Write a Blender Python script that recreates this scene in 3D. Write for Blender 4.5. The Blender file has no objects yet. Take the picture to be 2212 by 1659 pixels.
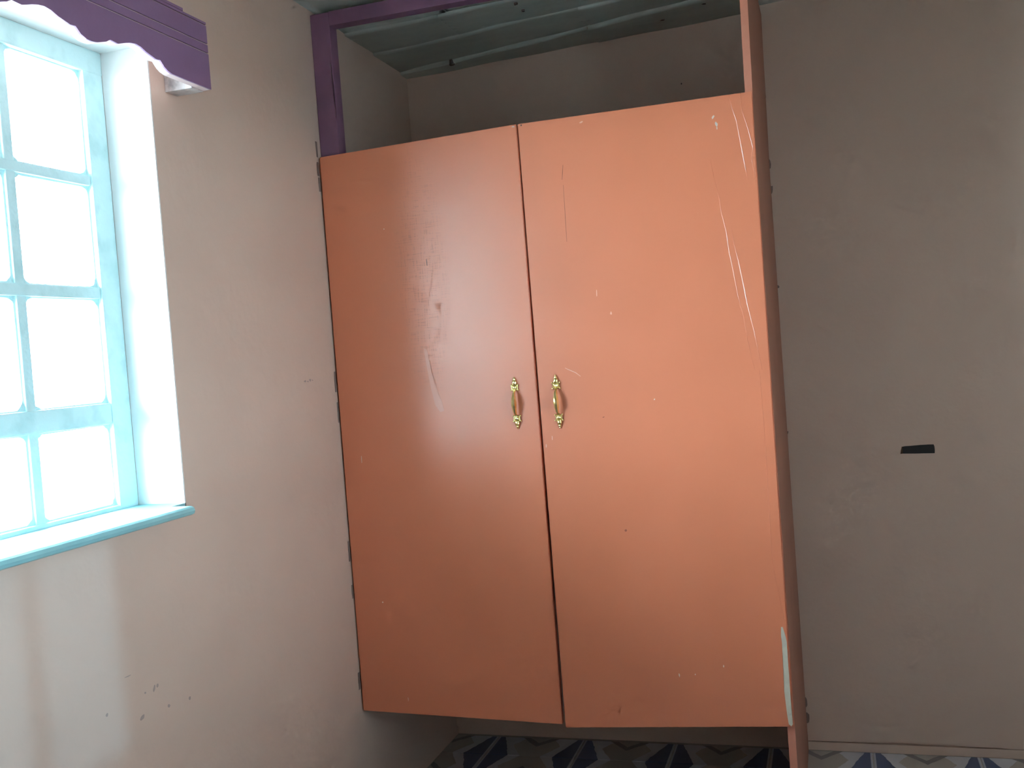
import bpy, bmesh, math, random
from mathutils import Vector, Matrix
random.seed(4)
C = bpy.context.scene.collection
SC = bpy.context.scene

# ------------------------------------------------------------------ camera
cam = bpy.data.cameras.new('camera')
cam_o = bpy.data.objects.new('camera', cam); C.objects.link(cam_o)
cam.sensor_fit = 'HORIZONTAL'; cam.sensor_width = 36.0
cam.lens = 2194.84 / 2212 * 36.0
cam.clip_start = 0.01
RT = Vector((0.95207346, 0.29655816, -0.07489586))
UP = Vector((0.0624511, 0.05123139, 0.99673226))
FW = Vector((-0.2994261, 0.95363966, -0.03025566))
M = Matrix.Identity(4)
for i in range(3):
    M[i][0] = RT[i]; M[i][1] = UP[i]; M[i][2] = -FW[i]
M[0][3], M[1][3], M[2][3] = 1.38177, -3.41805, 1.37493
cam_o.matrix_world = M
SC.camera = cam_o

# ------------------------------------------------------------------ light
SC.view_settings.view_transform = 'Standard'
SC.view_settings.look = 'None'
SC.view_settings.gamma = 1.0
SC.view_settings.use_curve_mapping = False
SC.view_settings.exposure = 0.0
SC.cycles.use_denoising = True
SC.cycles.max_bounces = 10
SC.cycles.diffuse_bounces = 6
SC.cycles.sample_clamp_indirect = 8.0
SC.cycles.use_adaptive_sampling = True
SC.cycles.adaptive_threshold = 0.15
SC.cycles.adaptive_min_samples = 20
SC.cycles.caustics_reflective = False
SC.cycles.caustics_refractive = False

world = bpy.data.worlds.new('overcast_sky'); SC.world = world
world.use_nodes = True
bg = world.node_tree.nodes['Background']
bg.inputs[0].default_value = (0.76, 0.885, 1.0, 1)
bg.inputs[1].default_value = 66.0


def portal(name, loc, rot, sx, sy):
    l = bpy.data.lights.new(name, 'AREA'); l.shape = 'RECTANGLE'
    l.size = sx; l.size_y = sy; l.cycles.is_portal = True
    o = bpy.data.objects.new(name, l); C.objects.link(o)
    o.location = loc; o.rotation_euler = rot
    return o


# added bluish sun lamp, aimed through the fill window to brighten under the sill
sun = bpy.data.lights.new('added_sun', 'SUN'); sun.energy = 0.95; sun.angle = math.radians(1.3); sun.color = (0.36, 0.72, 1.0)
sun_o = bpy.data.objects.new('added_sun', sun); C.objects.link(sun_o)
sun_o.rotation_euler = Vector((-2.45, 0.395, -0.50)).to_track_quat('-Z', 'Y').to_euler()

# window opening (left wall, x = 0 is the room face)
WY0, WY1, WZ0, WZ1 = -2.319, -1.4935, 1.098, 2.111
portal('window_portal', (-0.24, (WY0 + WY1) / 2, (WZ0 + WZ1) / 2), (0, -math.pi / 2, 0), WZ1 - WZ0, WY1 - WY0)
# fill window added in the right wall, out of view, under a sky-blocking slab
VY0, VY1, VZ0, VZ1 = -2.60, -2.10, 1.10, 2.05
portal('fill_window_portal', (2.54, (VY0 + VY1) / 2, (VZ0 + VZ1) / 2), (0, math.pi / 2, 0), VZ1 - VZ0, VY1 - VY0)

# ------------------------------------------------------------------ materials
MATS = {}


def nd(nt, typ, **kw):
    n = nt.nodes.new(typ)
    for k, v in kw.items():
        setattr(n, k, v)
    return n


def mat(name, col, rough=0.6, col2=None, nscale=6.0, stretch=(1, 1, 1), bump=0.0, bscale=60.0, metal=0.0,
        spec=0.5, blend=(0.35, 0.65), bstretch=None, rvar=0.0, coat=0.0, coat_rough=0.2, detail=3.0):
    m = bpy.data.materials.new(name); m.use_nodes = True
    nt = m.node_tree; L = nt.links
    b = nt.nodes['Principled BSDF']
    b.inputs['Roughness'].default_value = rough
    b.inputs['Metallic'].default_value = metal
    b.inputs['Specular IOR Level'].default_value = spec
    b.inputs['Coat Weight'].default_value = coat
    b.inputs['Coat Roughness'].default_value = coat_rough
    geo = nd(nt, 'ShaderNodeNewGeometry')
    mp = nd(nt, 'ShaderNodeMapping'); mp.inputs['Scale'].default_value = stretch
    L.new(geo.outputs['Position'], mp.inputs['Vector'])
    no = nd(nt, 'ShaderNodeTexNoise'); no.inputs['Scale'].default_value = nscale; no.inputs['Detail'].default_value = detail
    L.new(mp.outputs[0], no.inputs['Vector'])
    rp = nd(nt, 'ShaderNodeValToRGB')
    rp.color_ramp.elements[0].position = blend[0]; rp.color_ramp.elements[1].position = blend[1]
    c2 = col2 or tuple(c * 0.92 for c in col)
    rp.color_ramp.elements[0].color = (*c2, 1); rp.color_ramp.elements[1].color = (*col, 1)
    L.new(no.outputs['Fac'], rp.inputs['Fac'])
    L.new(rp.outputs['Color'], b.inputs['Base Color'])
    if bump:
        mp2 = nd(nt, 'ShaderNodeMapping'); mp2.inputs['Scale'].default_value = bstretch or (1, 1, 1)
        L.new(geo.outputs['Position'], mp2.inputs['Vector'])
        n2 = nd(nt, 'ShaderNodeTexNoise'); n2.inputs['Scale'].default_value = bscale; n2.inputs['Detail'].default_value = 2
        L.new(mp2.outputs[0], n2.inputs['Vector'])
        bp = nd(nt, 'ShaderNodeBump'); bp.inputs['Strength'].default_value = bump; bp.inputs['Distance'].default_value = 0.01
        L.new(n2.outputs['Fac'], bp.inputs['Height'])
        L.new(bp.outputs['Normal'], b.inputs['Normal'])
        if rvar:
            mr = nd(nt, 'ShaderNodeMapRange')
            mr.inputs['To Min'].default_value = rough - rvar; mr.inputs['To Max'].default_value = rough + rvar
            L.new(n2.outputs['Fac'], mr.inputs['Value']); L.new(mr.outputs[0], b.inputs['Roughness'])
    MATS[name] = m
    return m


mat('wall_paint', (0.66, 0.515, 0.43), 0.55, (0.62, 0.48, 0.40), nscale=2.2, bump=0.12, bscale=35, spec=0.35)
mat('wall_rest', (0.82, 0.75, 0.69), 0.6, nscale=2.2, spec=0.3)
mat('reveal_white', (0.86, 0.86, 0.85), 0.6, nscale=4, bump=0.1, bscale=30)
mat('ceiling_wash', (0.88, 0.93, 0.88), 0.7, (0.82, 0.87, 0.83), nscale=5, bump=0.35, bscale=14, stretch=(1, 3, 1))
mat('plum', (0.24, 0.115, 0.20), 0.42, (0.19, 0.09, 0.16), nscale=9, bump=0.08, bscale=50)
mat('plum_pelmet', (0.26, 0.15, 0.28), 0.4, (0.235, 0.135, 0.25), nscale=5, bump=0.05, bscale=40)
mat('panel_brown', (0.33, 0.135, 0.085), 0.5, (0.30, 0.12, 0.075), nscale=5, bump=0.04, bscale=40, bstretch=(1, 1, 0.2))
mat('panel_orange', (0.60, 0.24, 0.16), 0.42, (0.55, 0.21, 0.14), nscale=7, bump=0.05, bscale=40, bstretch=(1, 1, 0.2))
mat('turquoise', (0.62, 0.88, 0.91), 0.45, (0.48, 0.74, 0.76), nscale=14, bump=0.15, bscale=60, blend=(0.28, 0.5))
mat('putty', (0.55, 0.82, 0.85), 0.6, nscale=30, bump=0.3, bscale=120)
mat('sill_paint', (0.30, 0.62, 0.66), 0.35, (0.26, 0.55, 0.59), nscale=10)
mat('pale_wood', (0.62, 0.56, 0.55), 0.7, (0.36, 0.31, 0.31), nscale=40, blend=(0.3, 0.55))
mat('lit_pink', (0.78, 0.62, 0.62), 0.6, nscale=12)  # bounce light from the sill put into the pelmet board's colour
mat('brass', (0.92, 0.80, 0.40), 0.18, (0.84, 0.70, 0.28), nscale=60, metal=1.0)
mat('black_tape', (0.006, 0.006, 0.007), 0.5)
mat('brown_glue', (0.10, 0.045, 0.015), 0.5)
mat('cream_paint', (0.66, 0.62, 0.50), 0.5, (0.58, 0.53, 0.44), nscale=30)
mat('chip_white', (0.80, 0.68, 0.62), 0.5)
mat('pink_scratch', (0.80, 0.45, 0.36), 0.5)
mat('paint_ridge', (0.64, 0.22, 0.115), 0.22)
mat('dark_mark', (0.12, 0.085, 0.08), 0.8)
mat('faint_mark', (0.42, 0.34, 0.31), 0.8)
mat('orange_faint', (0.66, 0.25, 0.155), 0.30, spec=0.9)
mat('dark_scratch', (0.33, 0.10, 0.06), 0.5)
mat('filler', (0.27, 0.20, 0.175), 0.8)
mat('grout', (0.50, 0.48, 0.45), 0.8)
mat('ground', (0.80, 0.78, 0.74), 0.9, nscale=2)
mat('roof_metal', (0.25, 0.25, 0.26), 0.6)


def door_material():
    m = bpy.data.materials.new('door_orange'); m.use_nodes = True
    nt = m.node_tree; L = nt.links; b = nt.nodes['Principled BSDF']
    geo = nd(nt, 'ShaderNodeNewGeometry')

    def noise(scale, st, detail=2):
        mp = nd(nt, 'ShaderNodeMapping'); mp.inputs['Scale'].default_value = st
        L.new(geo.outputs['Position'], mp.inputs['Vector'])
        n = nd(nt, 'ShaderNodeTexNoise'); n.inputs['Scale'].default_value = scale; n.inputs['Detail'].default_value = detail
        L.new(mp.outputs[0], n.inputs['Vector'])
        return n.outputs['Fac']
    base = noise(3.0, (1, 1, 0.6))
    rp = nd(nt, 'ShaderNodeValToRGB')
    rp.color_ramp.elements[0].position = 0.3; rp.color_ramp.elements[1].position = 0.7
    rp.color_ramp.elements[0].color = (0.60, 0.182, 0.088, 1); rp.color_ramp.elements[1].color = (0.66, 0.205, 0.104, 1)
    L.new(base, rp.inputs['Fac'])
    vert = noise(48, (6, 6, 0.5), 2)      # brush strokes, up and down
    horz = noise(48, (0.6, 0.6, 6), 2)     # and across
    ad = nd(nt, 'ShaderNodeMath', operation='ADD'); L.new(vert, ad.inputs[0]); L.new(horz, ad.inputs[1])
    bp = nd(nt, 'ShaderNodeBump'); bp.inputs['Strength'].default_value = 0.012; bp.inputs['Distance'].default_value = 0.004
    L.new(ad.outputs[0], bp.inputs['Height']); L.new(bp.outputs['Normal'], b.inputs['Normal'])
    # worn patch on the left door: fine criss-cross strokes where the gloss is rubbed off
    sp = nd(nt, 'ShaderNodeSeparateXYZ'); L.new(geo.outputs['Position'], sp.inputs[0])

    def mth(op, p, q):
        n = nd(nt, 'ShaderNodeMath', operation=op)
        for i, v in enumerate((p, q)):
            if isinstance(v, (int, float)):
                n.inputs[i].default_value = v
            else:
                L.new(v, n.inputs[i])
        return n.outputs[0]
    dx = mth('DIVIDE', mth('SUBTRACT', sp.outputs[0], 0.30), 0.075); dz = mth('DIVIDE', mth('SUBTRACT', sp.outputs[2], 1.62), 0.34)
    rr = mth('ADD', mth('MULTIPLY', dx, dx), mth('MULTIPLY', dz, dz))
    mk = nd(nt, 'ShaderNodeMapRange'); mk.inputs['From Min'].default_value = 1.3; mk.inputs['From Max'].default_value = 0.1
    L.new(rr, mk.inputs['Value'])
    st = nd(nt, 'ShaderNodeMapRange'); st.inputs['From Min'].default_value = 1.02; st.inputs['From Max'].default_value = 1.22
    L.new(ad.outputs[0], st.inputs['Value'])
    wear = mth('MULTIPLY', mk.outputs[0], st.outputs[0])
    fine = mth('MULTIPLY', mth('SUBTRACT', ad.outputs[0], 1.0), 0.05)
    gr = nd(nt, 'ShaderNodeMix', data_type='RGBA'); gr.inputs[7].default_value = (0.24, 0.10, 0.075, 1)   # grime in the strokes
    L.new(mth('MULTIPLY', wear, 0.32), gr.inputs[0]); L.new(rp.outputs[0], gr.inputs[6]); L.new(gr.outputs[2], b.inputs['Base Color'])
    L.new(mth('ADD', mth('ADD', 0.31, mth('MULTIPLY', wear, 0.30)), fine), b.inputs['Roughness'])
    b.inputs['Specular IOR Level'].default_value = 0.9
    MATS['door_orange'] = m


door_material()


def glass_material():
    m = bpy.data.materials.new('pane_glass'); m.use_nodes = True
    nt = m.node_tree; L = nt.links
    for n in list(nt.nodes):
        nt.nodes.remove(n)
    out = nd(nt, 'ShaderNodeOutputMaterial'); mx = nd(nt, 'ShaderNodeMixShader')
    tr = nd(nt, 'ShaderNodeBsdfTransparent'); tr.inputs[0].default_value = (0.93, 0.96, 0.96, 1)
    gl = nd(nt, 'ShaderNodeBsdfGlossy'); gl.inputs['Roughness'].default_value = 0.05
    lw = nd(nt, 'ShaderNodeLayerWeight'); lw.inputs[0].default_value = 0.5
    pw = nd(nt, 'ShaderNodeMath', operation='POWER'); pw.inputs[1].default_value = 5.0; L.new(lw.outputs['Facing'], pw.inputs[0])
    fr = nd(nt, 'ShaderNodeMath', operation='MULTIPLY_ADD'); fr.inputs[1].default_value = 0.9; fr.inputs[2].default_value = 0.04
    L.new(pw.outputs[0], fr.inputs[0])
    L.new(fr.outputs[0], mx.inputs[0]); L.new(tr.outputs[0], mx.inputs[1]); L.new(gl.outputs[0], mx.inputs[2])
    L.new(mx.outputs[0], out.inputs[0])
    MATS['pane_glass'] = m


glass_material()

TS = 0.318   # floor tile size
TX = 1.434   # a joint between tiles along x


def tile_material():
    m = bpy.data.materials.new('printed_tile'); m.use_nodes = True
    nt = m.node_tree; L = nt.links; b = nt.nodes['Principled BSDF']
    geo = nd(nt, 'ShaderNodeNewGeometry'); sp = nd(nt, 'ShaderNodeSeparateXYZ'); L.new(geo.outputs['Position'], sp.inputs[0])

    def mth(op, a, bb=None, cc=None):
        n = nd(nt, 'ShaderNodeMath', operation=op)
        for i, v in enumerate((a, bb, cc)):
            if v is None:
                continue
            if isinstance(v, (int, float)):
                n.inputs[i].default_value = v
            else:
                L.new(v, n.inputs[i])
        return n.outputs[0]

    def dist(axis, origin):   # distance to the nearest joint line
        a = mth('SUBTRACT', sp.outputs[axis], origin)
        f = mth('FRACT', mth('ADD', mth('DIVIDE', a, TS), 100.5))
        return mth('MULTIPLY', mth('ABSOLUTE', mth('SUBTRACT', f, 0.5)), TS)
    u = dist(0, TX); v = dist(1, -TS / 2)
    nz = nd(nt, 'ShaderNodeTexNoise'); nz.inputs['Scale'].default_value = 30; nz.inputs['Detail'].default_value = 4
    L.new(geo.outputs['Position'], nz.inputs['Vector'])
    wob = mth('MULTIPLY', mth('SUBTRACT', nz.outputs[0], 0.5), 0.012)
    uw = mth('ADD', u, wob)
    blue = mth('LESS_THAN', uw, mth('SUBTRACT', 0.080, mth('MULTIPLY', v, 0.35)))
    stripe = mth('LESS_THAN', u, 0.008)
    # stone coloured shield in the middle of each tile, scalloped towards the joint
    du = mth('SUBTRACT', 0.159, uw)
    beige = mth('LESS_THAN', mth('ADD', du, mth('MULTIPLY', mth('ABSOLUTE', mth('SUBTRACT', v, 0.09)), 0.55)), 0.085)
    leaf = mth('LESS_THAN', mth('ABSOLUTE', mth('SUBTRACT', mth('ADD', du, mth('MULTIPLY', mth('SUBTRACT', 0.159, v), 0.9)), 0.055)), 0.014)

    def mix(fac, a, bcol):
        n = nd(nt, 'ShaderNodeMix', data_type='RGBA')
        L.new(fac, n.inputs[0])
        for i, q in ((6, a), (7, bcol)):
            if isinstance(q, tuple):
                n.inputs[i].default_value = (*q, 1)
            else:
                L.new(q, n.inputs[i])
        return n.outputs[2]
    c = mix(beige, (0.62, 0.66, 0.72), (0.46, 0.45, 0.42))
    c = mix(leaf, c, (0.22, 0.22, 0.23))
    c = mix(blue, c, (0.075, 0.115, 0.24))
    c = mix(stripe, c, (0.50, 0.55, 0.62))
    L.new(c, b.inputs['Base Color'])
    b.inputs['Roughness'].default_value = 0.3
    MATS['printed_tile'] = m


tile_material()


# ------------------------------------------------------------------ helpers
def new_obj(name, bm, m, parent=None, smooth=False):
    bmesh.ops.recalc_face_normals(bm, faces=bm.faces[:])
    me = bpy.data.meshes.new(name); bm.to_mesh(me); bm.free()
    me.materials.append(MATS[m])
    if smooth:
        for p in me.polygons:
            p.use_smooth = True
    o = bpy.data.objects.new(name, me); C.objects.link(o)
    if parent:
        o.parent = parent
    return o


def empty(name, loc=(0, 0, 0)):
    o = bpy.data.objects.new(name, None); C.objects.link(o); o.location = loc
    o.empty_display_size = 0.1
    return o


def tag(o, label=None, cat=None, group=None, kind=None):
    if label: o['label'] = label
    if cat: o['category'] = cat
    if group: o['group'] = group
    if kind: o['kind'] = kind
    return o


def add_box(bm, x0, x1, y0, y1, z0, z1, bev=0.0):
    g = bmesh.ops.create_cube(bm, size=1.0)
    for v in g['verts']:
        v.co = Vector(((x0 + x1) / 2 + v.co.x * (x1 - x0), (y0 + y1) / 2 + v.co.y * (y1 - y0), (z0 + z1) / 2 + v.co.z * (z1 - z0)))
    if bev:
        es = {e for v in g['verts'] for e in v.link_edges}
        bmesh.ops.bevel(bm, geom=list(es), offset=bev, segments=2, affect='EDGES', profile=0.7)


def box(name, x0, x1, y0, y1, z0, z1, m, parent=None, bev=0.0):
    bm = bmesh.new(); add_box(bm, x0, x1, y0, y1, z0, z1, bev)
    return new_obj(name, bm, m, parent)


def add_prism(bm, pts, ext):
    """pts: closed outline of 3D points; ext: extrusion vector"""
    ext = Vector(ext)
    a = [bm.verts.new(p) for p in pts]; b = [bm.verts.new(Vector(p) + ext) for p in pts]
    n = len(pts)
    bm.faces.new(a); bm.faces.new(b[::-1])
    for i in range(n):
        bm.faces.new((a[i], b[i], b[(i + 1) % n], a[(i + 1) % n]))


def prism(name, pts, ext, m, parent=None):
    bm = bmesh.new(); add_prism(bm, pts, ext)
    bmesh.ops.triangulate(bm, faces=[f for f in bm.faces if len(f.verts) > 4])
    return new_obj(name, bm, m, parent)


def ribbon(pts, widths):
    """2D polyline -> closed outline"""
    left, right = [], []
    n = len(pts)
    for i, p in enumerate(pts):
        a = pts[max(0, i - 1)]; b = pts[min(n - 1, i + 1)]
        d = Vector((b[0] - a[0], b[1] - a[1])); d.normalize()
        nrm = Vector((-d.y, d.x)); w = widths[i] if isinstance(widths, (list, tuple)) else widths
        left.append((p[0] + nrm.x * w / 2, p[1] + nrm.y * w / 2)); right.append((p[0] - nrm.x * w / 2, p[1] - nrm.y * w / 2))
    return left + right[::-1]


def blob(cx, cy, rx, ry, n=12, jag=0.25, ang=0.0):
    out = []
    for i in range(n):
        a = 2 * math.pi * i / n; k = 1 + random.uniform(-jag, jag)
        x, y = math.cos(a) * rx * k, math.sin(a) * ry * k
        out.append((cx + x * math.cos(ang) - y * math.sin(ang), cy + x * math.sin(ang) + y * math.cos(ang)))
    return out


# ------------------------------------------------------------------ room shell
RX, RY, ZC = 2.35, -4.15, 2.40     # right wall, rear wall, ceiling
WT = 0.24                          # wall thickness
bm = bmesh.new()
add_box(bm, -WT, 0, RY, WY0, 0, ZC + 0.1)
add_box(bm, -WT, 0, WY1, 0.2, 0, ZC + 0.1)
add_box(bm, -WT, 0, WY0, WY1, 0, WZ0 - 0.02)
add_box(bm, -WT, 0, WY0, WY1, WZ1, ZC + 0.1)
wall_left = tag(new_obj('wall_left', bm, 'wall_paint'), kind='structure')

wall_back = tag(box('wall_back', 0, RX, 0.012, 0.2, 0, ZC + 0.1, 'wall_paint'), kind='structure')
# the plaster coat stops a hand's breadth short of the floor and leaves a lip
bm = bmesh.new()
xs = [i * RX / 60 for i in range(61)]
low = [(x, 0.0, 0.033 + 0.0025 * math.sin(x * 9.0) + random.uniform(-0.0012, 0.0012)) for x in xs]
add_prism(bm, low + [(RX, 0.0, ZC + 0.05), (0, 0.0, ZC + 0.05)], (0, 0.012, 0))
bmesh.ops.triangulate(bm, faces=[f for f in bm.faces if len(f.verts) > 4])
new_obj('plaster_coat', bm, 'wall_paint', wall_back)
box('skirting_strip', 1.2347, RX, 0.001, 0.012, 0, 0.0275, 'wall_paint', wall_back)

bm = bmesh.new()
add_box(bm, RX, RX + 0.2, RY, VY0, 0, ZC + 0.1)
add_box(bm, RX, RX + 0.2, VY1, 0.2, 0, ZC + 0.1)
add_box(bm, RX, RX + 0.2, VY0, VY1, 0, VZ0)
add_box(bm, RX, RX + 0.2, VY0, VY1, VZ1, ZC + 0.1)
tag(new_obj('wall_right', bm, 'wall_rest'), kind='structure')
tag(box('wall_rear', -WT, RX + 0.2, RY - 0.2, RY, 0, ZC + 0.1, 'wall_rest'), kind='structure')

# reveals of the window opening, painted white
bm = bmesh.new()
add_box(bm, -0.121, -0.0005, WY1 - 0.004, WY1, WZ0, WZ1)
add_box(bm, -0.121, -0.0005, WY0, WY0 + 0.004, WZ0, WZ1)
add_box(bm, -0.121, -0.0005, WY0, WY1, WZ1 - 0.004, WZ1)
new_obj('reveal_lining', bm, 'reveal_white', wall_left)

# floor of printed tiles
floor = tag(box('floor', -WT, RX + 0.2, RY - 0.2, 0.2, -0.12, -0.002, 'grout'), kind='structure')


def tile_mesh(w, d):
    bm = bmesh.new(); add_box(bm, -w / 2, w / 2, -d / 2, d / 2, -0.01, 0.0)
    top = [e for e in bm.edges if all(v.co.z > -0.001 for v in e.verts)]
    bmesh.ops.bevel(bm, geom=top, offset=0.0012, segments=1, affect='EDGES')
    me = bpy.data.meshes.new('floor_tile'); bm.to_mesh(me); bm.free(); me.materials.append(MATS['printed_tile'])
    return me


cache = {}
xj = sorted([TX + TS * k for k in range(-5, 5)])
xj = [0.0] + [x for x in xj if 0.01 < x < RX - 0.01] + [RX]
yj = [0.0] + [-TS / 2 - TS * k for k in range(0, 13) if -TS / 2 - TS * k > RY + 0.01] + [RY]
for i in range(len(xj) - 1):
    for j in range(len(yj) - 1):
        w = round(xj[i + 1] - xj[i] - 0.003, 4); d = round(yj[j] - yj[j + 1] - 0.003, 4)
        if (w, d) not in cache:
            cache[(w, d)] = tile_mesh(w, d)
        o = bpy.data.objects.new('floor_tile', cache[(w, d)]); C.objects.link(o); o.parent = floor
        o.location = ((xj[i] + xj[i + 1]) / 2, (yj[j] + yj[j + 1]) / 2, 0)

# ceiling: a slab with whitewashed sheets nailed under it, each strip lapping under the next
ceiling = tag(box('ceiling', -WT, RX + 0.2, RY - 0.2, 0.2, ZC + 0.06, ZC + 0.12, 'ceiling_wash'), kind='structure')


def sag(x, y):
    # the sheets sag in the corner by the window wall
    k = max(0.0, 1.0 + y / 0.9)
    return (-0.011 + 0.025 * min(x, 1.2)) * k


def wave(x, y, s):
    return 0.0022 * math.sin(x * 7.3 + s) * math.sin(y * 9.0 + 1.7 * s) + 0.0014 * math.sin(x * 19 + 2 * s + y * 5)


def sheet(x0, x1, ya, yb, z, seed, lip=0.012):
    """ya(x): room side edge, yb(x): wall side edge; a lip turns up at the room side"""
    nx = max(3, int((x1 - x0) / 0.03)); ny = 12
    bm = bmesh.new(); rows = []
    for i in range(nx + 1):
        x = x0 + (x1 - x0) * i / nx
        a, b = ya(x), yb(x)
        col = [bm.verts.new((x, a - 0.004, z + lip + sag(x, a))), bm.verts.new((x, a - 0.0015, z + lip * 0.45 + sag(x, a) + wave(x, a, seed)))]
        for j in range(ny + 1):
            y = a + (b - a) * j / ny
            col.append(bm.verts.new((x, y, z + sag(x, y) + wave(x, y, seed))))
        rows.append(col)
    for i in range(nx):
        for j in range(len(rows[0]) - 1):
            bm.faces.new((rows[i][j], rows[i][j + 1], rows[i + 1][j + 1], rows[i + 1][j]))
    r = bmesh.ops.solidify(bm, geom=bm.faces[:], thickness=-0.003)
    new_obj('ceiling_sheet', bm, 'ceiling_wash', ceiling, smooth=True)


yA = lambda x: -0.487 - 0.03 * x + 0.006 * math.sin(x * 6)
yB = lambda x: -0.277 - 0.085 * x + 0.004 * math.sin(x * 9)
yC = lambda x: -0.055 - 0.15 * min(x, 1.3) + 0.008 * math.sin(x * 5.2)
yW = lambda x: 0.006
yF = lambda x: -1.20
j1 = lambda x: x
for (xa, xb) in ((-0.0, 0.345), (0.345, 1.05), (1.05, 1.95), (1.95, RX)):
    sheet(xa, xb - 0.002, yF, lambda x: yA(x) + 0.01, 2.416, xa * 3 + 1)
for (xa, xb) in ((0.0, 0.315), (0.315, 1.24), (1.24, RX)):
    sheet(xa, xb - 0.002, yA, lambda x: yB(x) + 0.01, 2.4085, xa * 5 + 2, lip=0.009)
for (xa, xb) in ((0.0, 0.715), (0.715, 1.6), (1.6, RX)):
    sheet(xa, xb - 0.002, yB, lambda x: yC(x) + 0.012, 2.404, xa * 4 + 3, lip=0.006)
for (xa, xb) in ((0.0, 0.705), (0.705, 1.225)):
    sheet(xa, xb - 0.002, yC, yW, 2.393, xa * 2 + 4, lip=0.017)
for (xa, xb) in ((1.225, 1.8), (1.8, RX)):
    sheet(xa, xb - 0.002, yC, yW, 2.414, xa * 2 + 4, lip=0.005)
for nx_, ny_, nz_, nr_ in ((0.2005, -0.0737, 2.3835, 0.009), (0.562, -0.409, 2.4055, 0.004), (0.558, -0.476, 2.4065, 0.004), (0.9366, -0.1074, 2.4035, 0.009), (1.08, -0.19, 2.405, 0.005)):
    prism('nail_hole', [(nx_ + p, ny_ + q, nz_) for p, q in blob(0, 0, nr_ * 1.3, nr_, 9, 0.3)], (0, 0, 0.02), 'dark_mark', ceiling)
for k in range(3):
    for (xa, xb) in ((0.0, 0.9), (0.9, 1.8), (1.8, RX)):
        sheet(xa, xb - 0.002, lambda x, k=k: -1.20 - 1.0 * (k + 1), lambda x, k=k: -1.195 - 1.0 * k, 2.418, k * 3 + xa)

# ------------------------------------------------------------------ outside
tag(box('ground', -40, 40, -40, 40, -0.5, -0.35, 'ground'), kind='structure')
tag(box('eave', -1.15, -WT, RY - 1.0, 1.0, 2.22, 2.28, 'roof_metal'), kind='structure')
tag(box('sky_blocker', RX + 0.2, RX + 2.7, RY - 1.0, 1.0, 2.22, 2.28, 'roof_metal'), kind='structure')  # added out of view to keep sky light out of the fill window

# ------------------------------------------------------------------ window
win = tag(empty('window_1', (-0.14, (WY0 + WY1) / 2, WZ0)), kind='structure')


def wpart(o):
    o.parent = win; o.matrix_parent_inverse = Matrix.Translation(-Vector(win.location))
    return o


FX0, FX1 = -0.175, -0.121        # depth of the frame
ST = 0.0655
wpart(box('frame_stile', FX0, FX1, WY1 - ST, WY1 - 0.004, WZ0, WZ1, 'turquoise', bev=0.004))
wpart(box('frame_stile', FX0, FX1, WY0 + 0.004, WY0 + ST, WZ0, WZ1, 'turquoise', bev=0.004))
wpart(box('frame_head', FX0, FX1 + 0.001, WY0 + 0.004, WY1 - 0.004, 2.056, WZ1 - 0.004, 'turquoise', bev=0.004))
wpart(box('frame_bottom', FX0, FX1 - 0.001, WY0 + 0.004, WY1 - 0.004, WZ0 - 0.02, 1.107, 'turquoise', bev=0.003))
bars = (-1.787, -2.0265)
for yc in bars:
    wpart(box('glazing_bar', FX0 + 0.012, FX1 - 0.006, yc - 0.0125, yc + 0.0125, 1.10, 2.06, 'turquoise', bev=0.003))
ya, yb = WY0 + ST, WY1 - ST
wpart(box('glazing_bar', FX0 + 0.016, FX1 - 0.004, ya, yb, 1.806, 1.828, 'turquoise', bev=0.003))
wpart(box('glazing_bar', FX0 + 0.016, FX1 - 0.004, ya, yb, 1.560, 1.585, 'turquoise', bev=0.003))
wpart(box('transom', FX0, FX1 - 0.0015, ya, yb, 1.286, 1.332, 'turquoise', bev=0.004))
cols = [(ya, bars[1] - 0.0125), (bars[1] + 0.0125, bars[0] - 0.0125), (bars[0] + 0.0125, yb)]
rows = ((1.107, 1.286), (1.332, 1.560), (1.585, 1.806), (1.828, 2.056))


def rounded(y0, y1, z0, z1, r, n=5):
    pts = []
    for cy_, cz_, a0 in ((y1 - r, z1 - r, 0), (y0 + r, z1 - r, 90), (y0 + r, z0 + r, 180), (y1 - r, z0 + r, 270)):
        for k in range(n + 1):
            a = math.radians(a0 + 90 * k / n); pts.append((cy_ + r * math.cos(a), cz_ + r * math.sin(a)))
    return pts


for (ya, yb) in cols:
    for (za, zb) in rows:
        wpart(box('pane', -0.1555, -0.1525, ya, yb, za, zb, 'pane_glass'))
        # fillet of putty round the pane
        o = rounded(ya - 0.001, yb + 0.001, za - 0.001, zb + 0.001, 0.0015)
        i_ = rounded(ya + 0.003, yb - 0.003, za + 0.003, zb - 0.003, 0.019)
        i_ = [(y + random.uniform(-0.0012, 0.0012), z + random.uniform(-0.0012, 0.0012)) for y, z in i_]
        bm = bmesh.new(); n = len(o)
        a = [bm.verts.new((-0.1315, *q)) for q in o]; b = [bm.verts.new((-0.1335, *q)) for q in i_]
        c = [bm.verts.new((-0.1525, *q)) for q in i_]; d = [bm.verts.new((-0.1525, *q)) for q in o]
        for k in range(n):
            k2 = (k + 1) % n
            for s, t in ((a, b), (b, c), (c, d), (d, a)):
                bm.faces.new((s[k], s[k2], t[k2], t[k]))
        wpart(new_obj('glazing_putty', bm, 'putty'))
# unseen window added for fill light, a plain fixed one of the same make
fill_win = tag(empty('fill_window', (RX + 0.1, (VY0 + VY1) / 2, VZ0)), kind='structure')


def fill_part(o):
    o.parent = fill_win; o.matrix_parent_inverse = Matrix.Translation(-Vector(fill_win.location))


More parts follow.
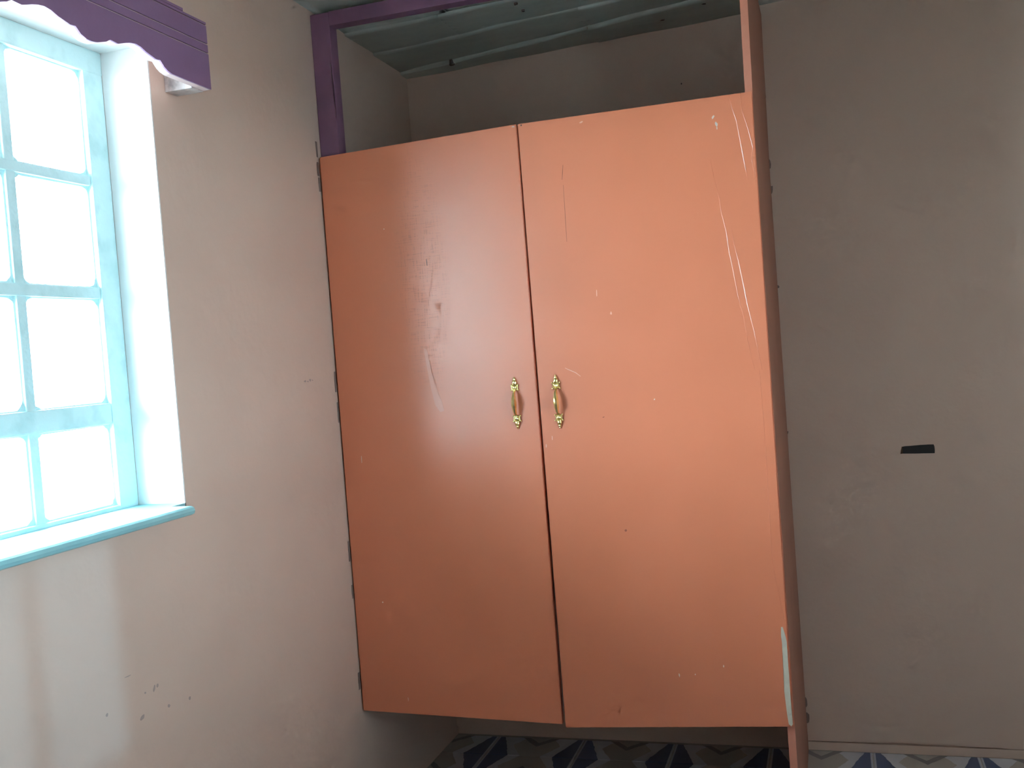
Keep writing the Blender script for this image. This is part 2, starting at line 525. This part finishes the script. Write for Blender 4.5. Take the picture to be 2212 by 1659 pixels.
b1 = VY1 - 0.04 - 0.225
for ya, yb, za, zb, nm in ((VY0, VY0 + 0.04, VZ0, VZ1, 'frame_stile'), (VY1 - 0.04, VY1, VZ0, VZ1, 'frame_stile'), (VY0, VY1, VZ0, VZ0 + 0.04, 'frame_bottom'),
                           (VY0, VY1, VZ1 - 0.04, VZ1, 'frame_head'), (b1 - 0.013, b1 + 0.013, VZ0 + 0.04, VZ1 - 0.04, 'glazing_bar'), (VY0 + 0.04, VY1 - 0.04, 1.575, 1.600, 'glazing_bar')):
    fill_part(box(nm, RX + 0.08, RX + 0.13, ya, yb, za, zb, 'turquoise'))
for ya, yb in ((VY0 + 0.04, b1 - 0.013), (b1 + 0.013, VY1 - 0.04)):
    for za, zb in ((VZ0 + 0.04, 1.575), (1.600, VZ1 - 0.04)):
        fill_part(box('pane', RX + 0.103, RX + 0.107, ya, yb, za, zb, 'pane_glass'))
# sill board with a rounded nose
bm = bmesh.new()
prof = [(0.0, 1.079), (0.050, 1.079), (0.056, 1.082), (0.0585, 1.0885), (0.056, 1.095), (0.050, 1.098), (0.0, 1.098)]
add_prism(bm, [(x, WY0 + 0.05, z) for x, z in prof], (0, -1.545 - (WY0 + 0.05), 0))
add_box(bm, -0.121, 0.0, WY0 + 0.004, WY1 - 0.004, 1.079, 1.098)
wpart(new_obj('sill_board', bm, 'sill_paint'))

# ------------------------------------------------------------------ pelmet above the window
pel = tag(empty('curtain_pelmet', (0.0, -2.02, 2.02)), 'purple wooden pelmet board with scalloped lower edge above the window', 'pelmet')


def ppart(o):
    o.parent = pel; o.matrix_parent_inverse = Matrix.Translation(-Vector(pel.location))
    return o


PY1, PY0 = -1.398, -2.415
unit = [(-1.5668, 2.0283), (-1.5793, 2.0393), (-1.5933, 2.0379), (-1.6230, 2.0443), (-1.6400, 2.0505), (-1.6560, 2.0526), (-1.6720, 2.0505), (-1.6877, 2.0461),
        (-1.7106, 2.0382), (-1.7347, 2.0396), (-1.7460, 2.0330), (-1.7722, 2.0246), (-1.7870, 2.0225), (-1.8011, 2.0227)]
low = [(PY1, 2.0188), (-1.4839, 2.0191), (-1.543, 2.0198), (-1.556, 2.0230)]
k = 0
while -1.8171 - 0.2503 * k > PY0 + 0.02:
    low += [(y - 0.2503 * k, z) for y, z in unit]; k += 1
low = [q for q in low if q[0] > PY0 + 0.03] + [(PY0, 2.0190)]


def scallop(name, x0, x1, ztop, m):
    bm = bmesh.new()
    cols_ = [[bm.verts.new(p) for p in ((x0, y, z), (x1, y, z), (x1, y, ztop), (x0, y, ztop))] for y, z in low]
    for p, q in zip(cols_, cols_[1:]):
        for i in range(4):
            bm.faces.new((p[i], p[(i + 1) % 4], q[(i + 1) % 4], q[i]))
    bm.faces.new(cols_[0]); bm.faces.new(cols_[-1][::-1])
    ppart(new_obj(name, bm, m))


scallop('board', 0.070, 0.0865, 2.166, 'lit_pink')
scallop('scalloped_face', 0.0865, 0.0905, 2.0975, 'plum_pelmet')
ppart(box('bead_strip', 0.0865, 0.0905, PY0, PY1, 2.1005, 2.1182, 'plum_pelmet', bev=0.001))
ppart(box('upper_strip', 0.0865, 0.0905, PY0, PY1, 2.1210, 2.1610, 'plum_pelmet', bev=0.001))
ppart(box('top_strip', 0.0865, 0.0905, PY0, PY1, 2.1635, 2.1690, 'plum_pelmet', bev=0.001))
ppart(box('top_moulding', 0.068, 0.0915, PY0 + 0.08, -1.484, 2.1690, 2.1755, 'plum_pelmet', bev=0.001))
for y in (PY1 - 0.045, PY0):
    ppart(box('end_block', 0.0, 0.070, y, y + 0.045, 2.016, 2.058, 'pale_wood', bev=0.002))

# ------------------------------------------------------------------ wardrobe
ward = tag(empty('wardrobe', (0.62, -0.4, 0)), 'built-in wardrobe with two tall orange painted doors in the corner', 'wardrobe')


def vpart(o, parent=None):
    o.parent = parent or ward
    if not parent:
        o.matrix_parent_inverse = Matrix.Translation(-Vector(ward.location))
    return o


DP = -0.7145     # front of the posts
bm = bmesh.new(); add_box(bm, 0.001, 0.0615, DP, DP + 0.045, 0.36, 2.40, 0.003)
post = vpart(new_obj('left_post', bm, 'plum'))
vpart(box('top_rail', 0.0615, 1.2155, DP, DP + 0.04, 2.360, 2.4015, 'plum', bev=0.002))
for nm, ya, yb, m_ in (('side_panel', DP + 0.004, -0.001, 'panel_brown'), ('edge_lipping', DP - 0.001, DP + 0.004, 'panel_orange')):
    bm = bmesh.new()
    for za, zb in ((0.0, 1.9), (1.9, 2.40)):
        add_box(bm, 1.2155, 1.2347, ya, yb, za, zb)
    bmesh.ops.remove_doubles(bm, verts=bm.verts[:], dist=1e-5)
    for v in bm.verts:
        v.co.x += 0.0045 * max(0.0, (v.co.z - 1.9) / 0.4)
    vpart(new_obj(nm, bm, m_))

DOORS = {
    'L': [Vector(q) for q in ((0.0047, -0.735, 0.3552), (0.6121, -0.737, 0.3377), (0.6075, -0.737, 1.9965), (0.0062, -0.735, 1.9838))],
    'R': [Vector(q) for q in ((0.6238, -0.748, 0.3332), (1.2330, -0.735, 0.3546), (1.2352, -0.735, 1.9932), (0.6117, -0.738, 1.9958))],
}


def dpt(k, s, t, off=0.0):
    A, B, Cc, D = DOORS[k]
    p = (A * (1 - s) + B * s) * (1 - t) + (D * (1 - s) + Cc * s) * t
    if off:
        p = p + dnorm(k) * off
    return p


def dnorm(k):
    A, B, Cc, D = DOORS[k]
    n = (Cc - A).cross(D - B); n.normalize()
    return n if n.y < 0 else -n


def make_door(k, label):
    n = 10; bm = bmesh.new(); g = {}
    for lay in (0, 1):
        for i in range(n + 1):
            for j in range(n + 1):
                g[lay, i, j] = bm.verts.new(dpt(k, i / n, j / n, -0.0195 * lay))
    for i in range(n):
        for j in range(n):
            bm.faces.new((g[0, i, j], g[0, i + 1, j], g[0, i + 1, j + 1], g[0, i, j + 1]))
            bm.faces.new((g[1, i, j], g[1, i, j + 1], g[1, i + 1, j + 1], g[1, i + 1, j]))
        for (a, b_) in (((i, 0), (i + 1, 0)), ((i, n), (i + 1, n)), ((0, i), (0, i + 1)), ((n, i), (n, i + 1))):
            bm.faces.new((g[0, *a], g[0, *b_], g[1, *b_], g[1, *a]))
    bmesh.ops.recalc_face_normals(bm, faces=bm.faces[:])
    es = [e for e in bm.edges if e.calc_face_angle(0) > 1.0]
    bmesh.ops.bevel(bm, geom=es, offset=0.0016, segments=2, affect='EDGES')
    return tag(vpart(new_obj('door', bm, 'door_orange')), label)


doors = {'L': make_door('L', 'left orange door with the pale window reflection'),
         'R': make_door('R', 'right orange door with cream paint streak')}


def dchild(o, k):
    o.parent = doors[k]
    o.matrix_parent_inverse = (Matrix.Translation(-Vector(ward.location))).inverted() @ Matrix.Identity(4)
    o.matrix_parent_inverse = Matrix.Identity(4)
    return o


# --- handles: a bowed grip between two ornate end plates
def handle_mesh():
    bm = bmesh.new()

    def loft(rings):
        vs = [[bm.verts.new(p) for p in r] for r in rings]
        n = len(vs[0])
        for a, b in zip(vs, vs[1:]):
            for i in range(n):
                bm.faces.new((a[i], a[(i + 1) % n], b[(i + 1) % n], b[i]))
        bm.faces.new(vs[0][::-1]); bm.faces.new(vs[-1])
    # grip: x across, y along, z out of the door
    rings = []
    N = 22
    for i in range(N + 1):
        t = i / N; y = -0.034 + 0.068 * t
        e = math.sin(math.pi * t)
        z = 0.0085 + 0.0165 * e ** 0.55
        w = 0.0036 + 0.0042 * e ** 1.5; h = 0.0030 + 0.0020 * e ** 1.4
        ring = []
        for (px, pz) in ((-1, -0.5), (-0.55, 1), (0, 1.25), (0.55, 1), (1, -0.5), (0, -1)):
            ring.append((px * w, y, z + pz * h))
        rings.append(ring)
    loft(rings)

    def ball(x, y, z, r, sx=1, sy=1, sz=1):
        g = bmesh.ops.create_uvsphere(bm, u_segments=10, v_segments=7, radius=r)
        for v in g['verts']:
            v.co = Vector((x + v.co.x * sx, y + v.co.y * sy, z + v.co.z * sz))
    for s in (1, -1):
        def P(y):
            return y * s
        # square plate with concave sides
        out = []
        for (x, y) in ((-0.0108, 0.034), (-0.0094, 0.0365), (-0.0092, 0.0425), (-0.0108, 0.050), (-0.0045, 0.0482), (0.0, 0.050), (0.0045, 0.0482), (0.0108, 0.050),
                       (0.0092, 0.0425), (0.0094, 0.0365), (0.0108, 0.034), (0.0042, 0.0352), (0.0, 0.0325), (-0.0042, 0.0352)):
            out.append((x, P(y), 0.0))
        add_prism(bm, out, (0, 0, 0.0045))
        for x in (-0.0103, 0.0103):
            for y in (0.0345, 0.0495):
                ball(x, P(y), 0.0035, 0.0021)
        # raised boss, leaf bud and tip
        ball(0, P(0.0415), 0.005, 0.0058, 1.0, 1.15, 0.75)
        ball(-0.0045, P(0.0435), 0.0045, 0.0028, 0.8, 1.5, 0.9)
        ball(0.0045, P(0.0435), 0.0045, 0.0028, 0.8, 1.5, 0.9)
        ball(0, P(0.0545), 0.0035, 0.0078, 0.92, 1.2, 0.75)
        for x in (-0.0042, 0.0, 0.0042):
            ball(x, P(0.0515 + (0.002 if x == 0 else 0)), 0.0055, 0.0027, 0.8, 1.8, 0.9)
        ball(0, P(0.0630), 0.003, 0.0048, 0.9, 1.2, 0.8)
        ball(0, P(0.0685), 0.0028, 0.0023)
        # stem from plate to grip
        loft([[(q * 0.0042, P(0.0375 + r * 0.003), 0.003) for q, r in ((-1, -1), (1, -1), (1, 1), (-1, 1))],
              [(q * 0.0032, P(0.0345 + r * 0.003), 0.0105) for q, r in ((-1, -1), (1, -1), (1, 1), (-1, 1))]])
    bmesh.ops.recalc_face_normals(bm, faces=bm.faces[:])
    me = bpy.data.meshes.new('handle'); bm.to_mesh(me); bm.free()
    me.materials.append(MATS['brass'])
    return me


hm = handle_mesh()
for k, s0, t0, s1, t1 in (('L', 0.8983, 0.498, 0.8978, 0.5857), ('R', 0.0851, 0.4975, 0.0812, 0.5861)):
    a, b = dpt(k, s0, t0), dpt(k, s1, t1)
    nrm = dnorm(k); upv = (b - a).normalized(); nrm = (nrm - upv * nrm.dot(upv)).normalized(); xv = upv.cross(nrm)
    o = bpy.data.objects.new('handle', hm); C.objects.link(o); o.parent = doors[k]
    Mx = Matrix.Identity(4)
    for i in range(3):
        Mx[i][0] = xv[i]; Mx[i][1] = upv[i]; Mx[i][2] = nrm[i]; Mx[i][3] = ((a + b) / 2 + nrm * 0.0002)[i]
    sc_ = (b - a).length / 0.1416
    o.matrix_local = Mx @ Matrix.Scale(sc_, 4)
    o['label'] = 'ornate brass pull handle'


# --- paint marks, chips and scratches on the doors (thin flakes of paint)
DWID, DHGT = 0.62, 1.632


def dmark(name, k, st, m, th=0.0005, label=None):
    pts = [dpt(k, min(max(s, 0.0), 1.0), t) for s, t in st]
    o = prism(name, pts, dnorm(k) * th, m)
    o.parent = doors[k]
    if label:
        o['label'] = label
    return o


def dblob(k, s, t, r, m, ry=None, name='paint_chip', ang=0.0, jag=0.25):
    return dmark(name, k, [(s + x / DWID, t + y / DHGT) for x, y in blob(0, 0, r, ry or r, 9, jag, ang)], m)


def dline(k, st, w, m, name='scratch', th=0.0004):
    pts = [(s * DWID, t * DHGT) for s, t in st]
    n = len(pts)
    ws = [w * (0.35 + 0.65 * math.sin(math.pi * (i + 0.4) / (n - 0.2))) for i in range(n)]
    # a flat strip built as separate quads keeps long thin outlines clean
    out = ribbon(pts, ws); bm = bmesh.new(); nr = dnorm(k) * th
    L_ = [dpt(k, x / DWID, y / DHGT) for x, y in out[:n]]; R_ = [dpt(k, x / DWID, y / DHGT) for x, y in out[n:][::-1]]
    rows_ = [[bm.verts.new(p) for p in (a, a * 0.5 + b * 0.5 + nr, b)] for a, b in zip(L_, R_)]
    for a, b in zip(rows_, rows_[1:]):
        for i in range(2):
            bm.faces.new((a[i], a[i + 1], b[i + 1], b[i]))
    o = new_obj(name, bm, m); o.parent = doors[k]
    return o


dmark('paint_streak', 'R', [(0.9746, 0.1599), (0.9819, 0.1598), (0.9905, 0.1449), (0.9942, 0.1355), (0.9916, 0.1153), (0.9907, 0.1028), (0.9864, 0.1012), (0.9881, 0.0825),
      (0.9919, 0.0731), (0.9949, 0.0496), (0.9935, 0.0293), (0.997, 0.0136), (0.997, 0.0042), (0.9908, 0.0008), (0.9802, 0.0042), (0.9758, 0.0215), (0.9735, 0.0372),
      (0.9703, 0.0575), (0.9779, 0.0779), (0.978, 0.1029), (0.9743, 0.1341), (0.9723, 0.1466)], 'cream_paint', label='cream paint streak')
dblob('R', 0.8379, 0.9683, 0.0028, 'chip_white', 0.0055, ang=-0.5)
dblob('R', 0.8492, 0.9569, 0.0033, 'chip_white', 0.0060, ang=0.2)
dblob('R', 0.8510, 0.9510, 0.0012, 'chip_white', 0.0045)
dblob('R', 0.2836, 0.9886, 0.0050, 'pink_scratch', 0.0022, ang=0.3)
dblob('R', 0.2938, 0.7125, 0.0013, 'pink_scratch', 0.010, ang=-0.05)
dblob('R', 0.3497, 0.6775, 0.0022, 'pink_scratch', 0.0045)
dblob('R', 0.5106, 0.5335, 0.0020, 'chip_white')
dblob('R', 0.5303, 0.0855, 0.0016, 'chip_white', 0.005)
dblob('R', 0.7239, 0.0987, 0.0013, 'chip_white', 0.0035)
dblob('R', 0.6000, 0.0860, 0.0013, 'chip_white', 0.002)
dblob('R', 0.2829, 0.5108, 0.0032, 'dark_scratch', 0.0012, ang=0.4)
dblob('R', 0.3431, 0.3243, 0.0030, 'dark_scratch')
dblob('R', 0.0160, 0.9969, 0.0022, 'dark_mark', name='nail_hole')
dblob('R', 0.0139, 0.4700, 0.0015, 'pink_scratch', 0.005)
dblob('R', 0.0440, 0.4824, 0.0012, 'pink_scratch', 0.006)
dline('R', [(0.127, 0.5954), (0.149, 0.591), (0.1729, 0.5865), (0.1943, 0.5798)], 0.0022, 'pink_scratch')
dline('R', [(0.1886, 0.9243), (0.1841, 0.9125), (0.1795, 0.9006)], 0.0018, 'dark_scratch')
dline('R', [(0.183, 0.892), (0.181, 0.84), (0.179, 0.80)], 0.0014, 'dark_scratch')
for st, w in (([(0.9071, 0.9977), (0.9173, 0.9776), (0.9311, 0.9587), (0.9391, 0.9336), (0.9462, 0.9112), (0.95, 0.898), (0.9553, 0.8808), (0.9615, 0.8649)], 0.0036),
              ([(0.9552, 1.0), (0.9544, 0.9757), (0.9651, 0.9583), (0.9759, 0.9422), (0.985, 0.9236), (0.99, 0.913), (0.9816, 0.8952), (0.9896, 0.8741), (0.9915, 0.8532)], 0.0030),
              ([(0.8148, 0.9031), (0.8273, 0.8684), (0.839, 0.8482), (0.846, 0.8177), (0.8602, 0.7883), (0.8655, 0.7592), (0.8772, 0.7272), (0.8906, 0.6846), (0.9062, 0.6551), (0.9167, 0.6153), (0.9366, 0.5699)], 0.0030),
              ([(0.8799, 0.794), (0.8877, 0.7675), (0.9006, 0.742), (0.9139, 0.7074), (0.9261, 0.6702), (0.9439, 0.6328), (0.9557, 0.6009), (0.9673, 0.5677)], 0.0034),
              ([(0.957, 0.5669), (0.96, 0.472), (0.9592, 0.3768), (0.9558, 0.2887), (0.9637, 0.2444), (0.9794, 0.2), (0.9931, 0.1667)], 0.0026)):
    dline('R', st, w * 0.8, 'door_orange', name='paint_run', th=0.0006)
dmark('paint_smear', 'L', [(0.4631, 0.6459), (0.4794, 0.6426), (0.4954, 0.6016), (0.5141, 0.5721), (0.5347, 0.5514), (0.542, 0.5354), (0.5222, 0.5337), (0.4997, 0.5463), (0.4863, 0.5728), (0.4739, 0.6079)],
      'orange_faint', 0.0004)
dblob('L', 0.985, 0.9967, 0.0045, 'chip_white', 0.0015)
dline('L', [(0.097, 0.4632), (0.0968, 0.457), (0.0965, 0.4507)], 0.0020, 'chip_white')
dblob('L', 0.1489, 0.1997, 0.0018, 'chip_white')
dblob('L', 0.3087, 0.8583, 0.0014, 'chip_white')
dblob('L', 0.2430, 0.0266, 0.0013, 'pink_scratch', 0.006)
dline('L', [(0.5116, 0.7977), (0.513, 0.792), (0.5137, 0.7864)], 0.0022, 'dark_mark')

# chipped paint on the plum post
bm = bmesh.new()
zz = [2.25, 2.235, 2.22, 2.205, 2.18, 2.16, 2.15, 2.135, 2.115, 2.10]
xx = [0.055, 0.0575, 0.056, 0.0585, 0.0595, 0.0598, 0.0585, 0.0592, 0.0598, 0.0585]
vs = [[bm.verts.new((x - 0.0011, DP - 0.0004, z)), bm.verts.new((x + 0.0008, DP - 0.0004, z))] for x, z in zip(xx, zz)]
for a, b in zip(vs, vs[1:]):
    bm.faces.new((a[0], a[1], b[1], b[0]))
bmesh.ops.solidify(bm, geom=bm.faces[:], thickness=0.0004)
vpart(new_obj('bare_edge', bm, 'pale_wood'))

# ------------------------------------------------------------------ tape on the back wall
tp = tag(empty('tape_strip', (1.63, -0.0006, 0.977)), 'short strip of black tape stuck on the brown wall', 'tape')


def tpart(name, pts, m, th):
    o = prism(name, [(x, 0.0, z) for x, z in pts], (0, -th, 0), m)
    o.parent = tp; o.matrix_parent_inverse = Matrix.Translation(-Vector(tp.location))
    return o


tpart('tape', [(1.5815, 0.9878), (1.590, 0.9893), (1.61, 0.9898), (1.635, 0.9912), (1.66, 0.9915), (1.6745, 0.9912), (1.6765, 0.984), (1.677, 0.9735), (1.676, 0.9635), (1.65, 0.9640), (1.62, 0.9645), (1.5825, 0.9660)], 'black_tape', 0.0011)
tpart('torn_end', [(1.5802, 0.9880), (1.5822, 0.9882), (1.5828, 0.9660), (1.5752, 0.9652), (1.5790, 0.9690)], 'brown_glue', 0.0012)


# ------------------------------------------------------------------ smudges and filler on the walls
def wmark(name, pts, m, wall='left', th=0.0005):
    if wall == 'left':
        o = prism(name, [(0.0, y, z) for y, z in pts], (th, 0, 0), m); o.parent = wall_left
    else:
        o = prism(name, [(x, 0.0, z) for x, z in pts], (0, -th, 0), m); o.parent = wall_back
    return o


for y, z, r, ry, a in ((-1.6982, 0.6908, 0.0080, 0.0045, 0.5), (-1.7317, 0.786, 0.010, 0.0012, 0.0), (-1.655, 0.7344, 0.0030, 0.0075, -0.4), (-1.6122, 0.683, 0.0040, 0.0036, 0),
                       (-1.5395, 0.6744, 0.0035, 0.0035, 0), (-1.644, 0.738, 0.003, 0.004, 0), (-1.684, 0.736, 0.003, 0.002, 0), (-1.8, 0.7325, 0.003, 0.003, 0)):
    wmark('smudge', blob(y, z, r, ry, 9, 0.25, a), 'faint_mark')
for y, z, r, ry in ((-0.9150, 1.3400, 0.006, 0.003), (-0.8990, 1.3390, 0.004, 0.002), (-0.8860, 1.3425, 0.006, 0.0035), (-0.872, 1.341, 0.003, 0.0015)):
    wmark('smudge', blob(y, z, r, ry, 9, 0.35), 'faint_mark')
# dark filler along the joint of wardrobe and walls
for z0, z1, w in ((2.03, 1.985, 0.008), (1.97, 1.93, 0.010), (1.925, 1.885, 0.006), (1.36, 1.30, 0.006), (1.27, 1.21, 0.004), (0.86, 0.80, 0.006), (0.73, 0.69, 0.005), (0.47, 0.42, 0.009)):
    n = 6
    pts = [(-0.737 - random.uniform(0.2, 1.0) * w * 0.9, z0 + (z1 - z0) * i / (n - 1)) for i in range(n)]
    wmark('filler_patch', [(-0.732, z0)] + pts + [(-0.732, z1)], 'filler', th=0.0008)
for z, h, w in ((1.839, 0.016, 0.006), (1.921, 0.018, 0.004), (1.5246, 0.005, 0.004), (2.14, 0.006, 0.003), (1.05, 0.004, 0.003), (0.16, 0.014, 0.006), (0.105, 0.018, 0.010)):
    wmark('filler_patch', blob(1.2355, z, w, h, 9, 0.3), 'filler', 'back', 0.003)
wmark('fly_speck', blob(0.9715, 2.220, 0.003, 0.0035, 7, 0.3), 'dark_mark', 'back')
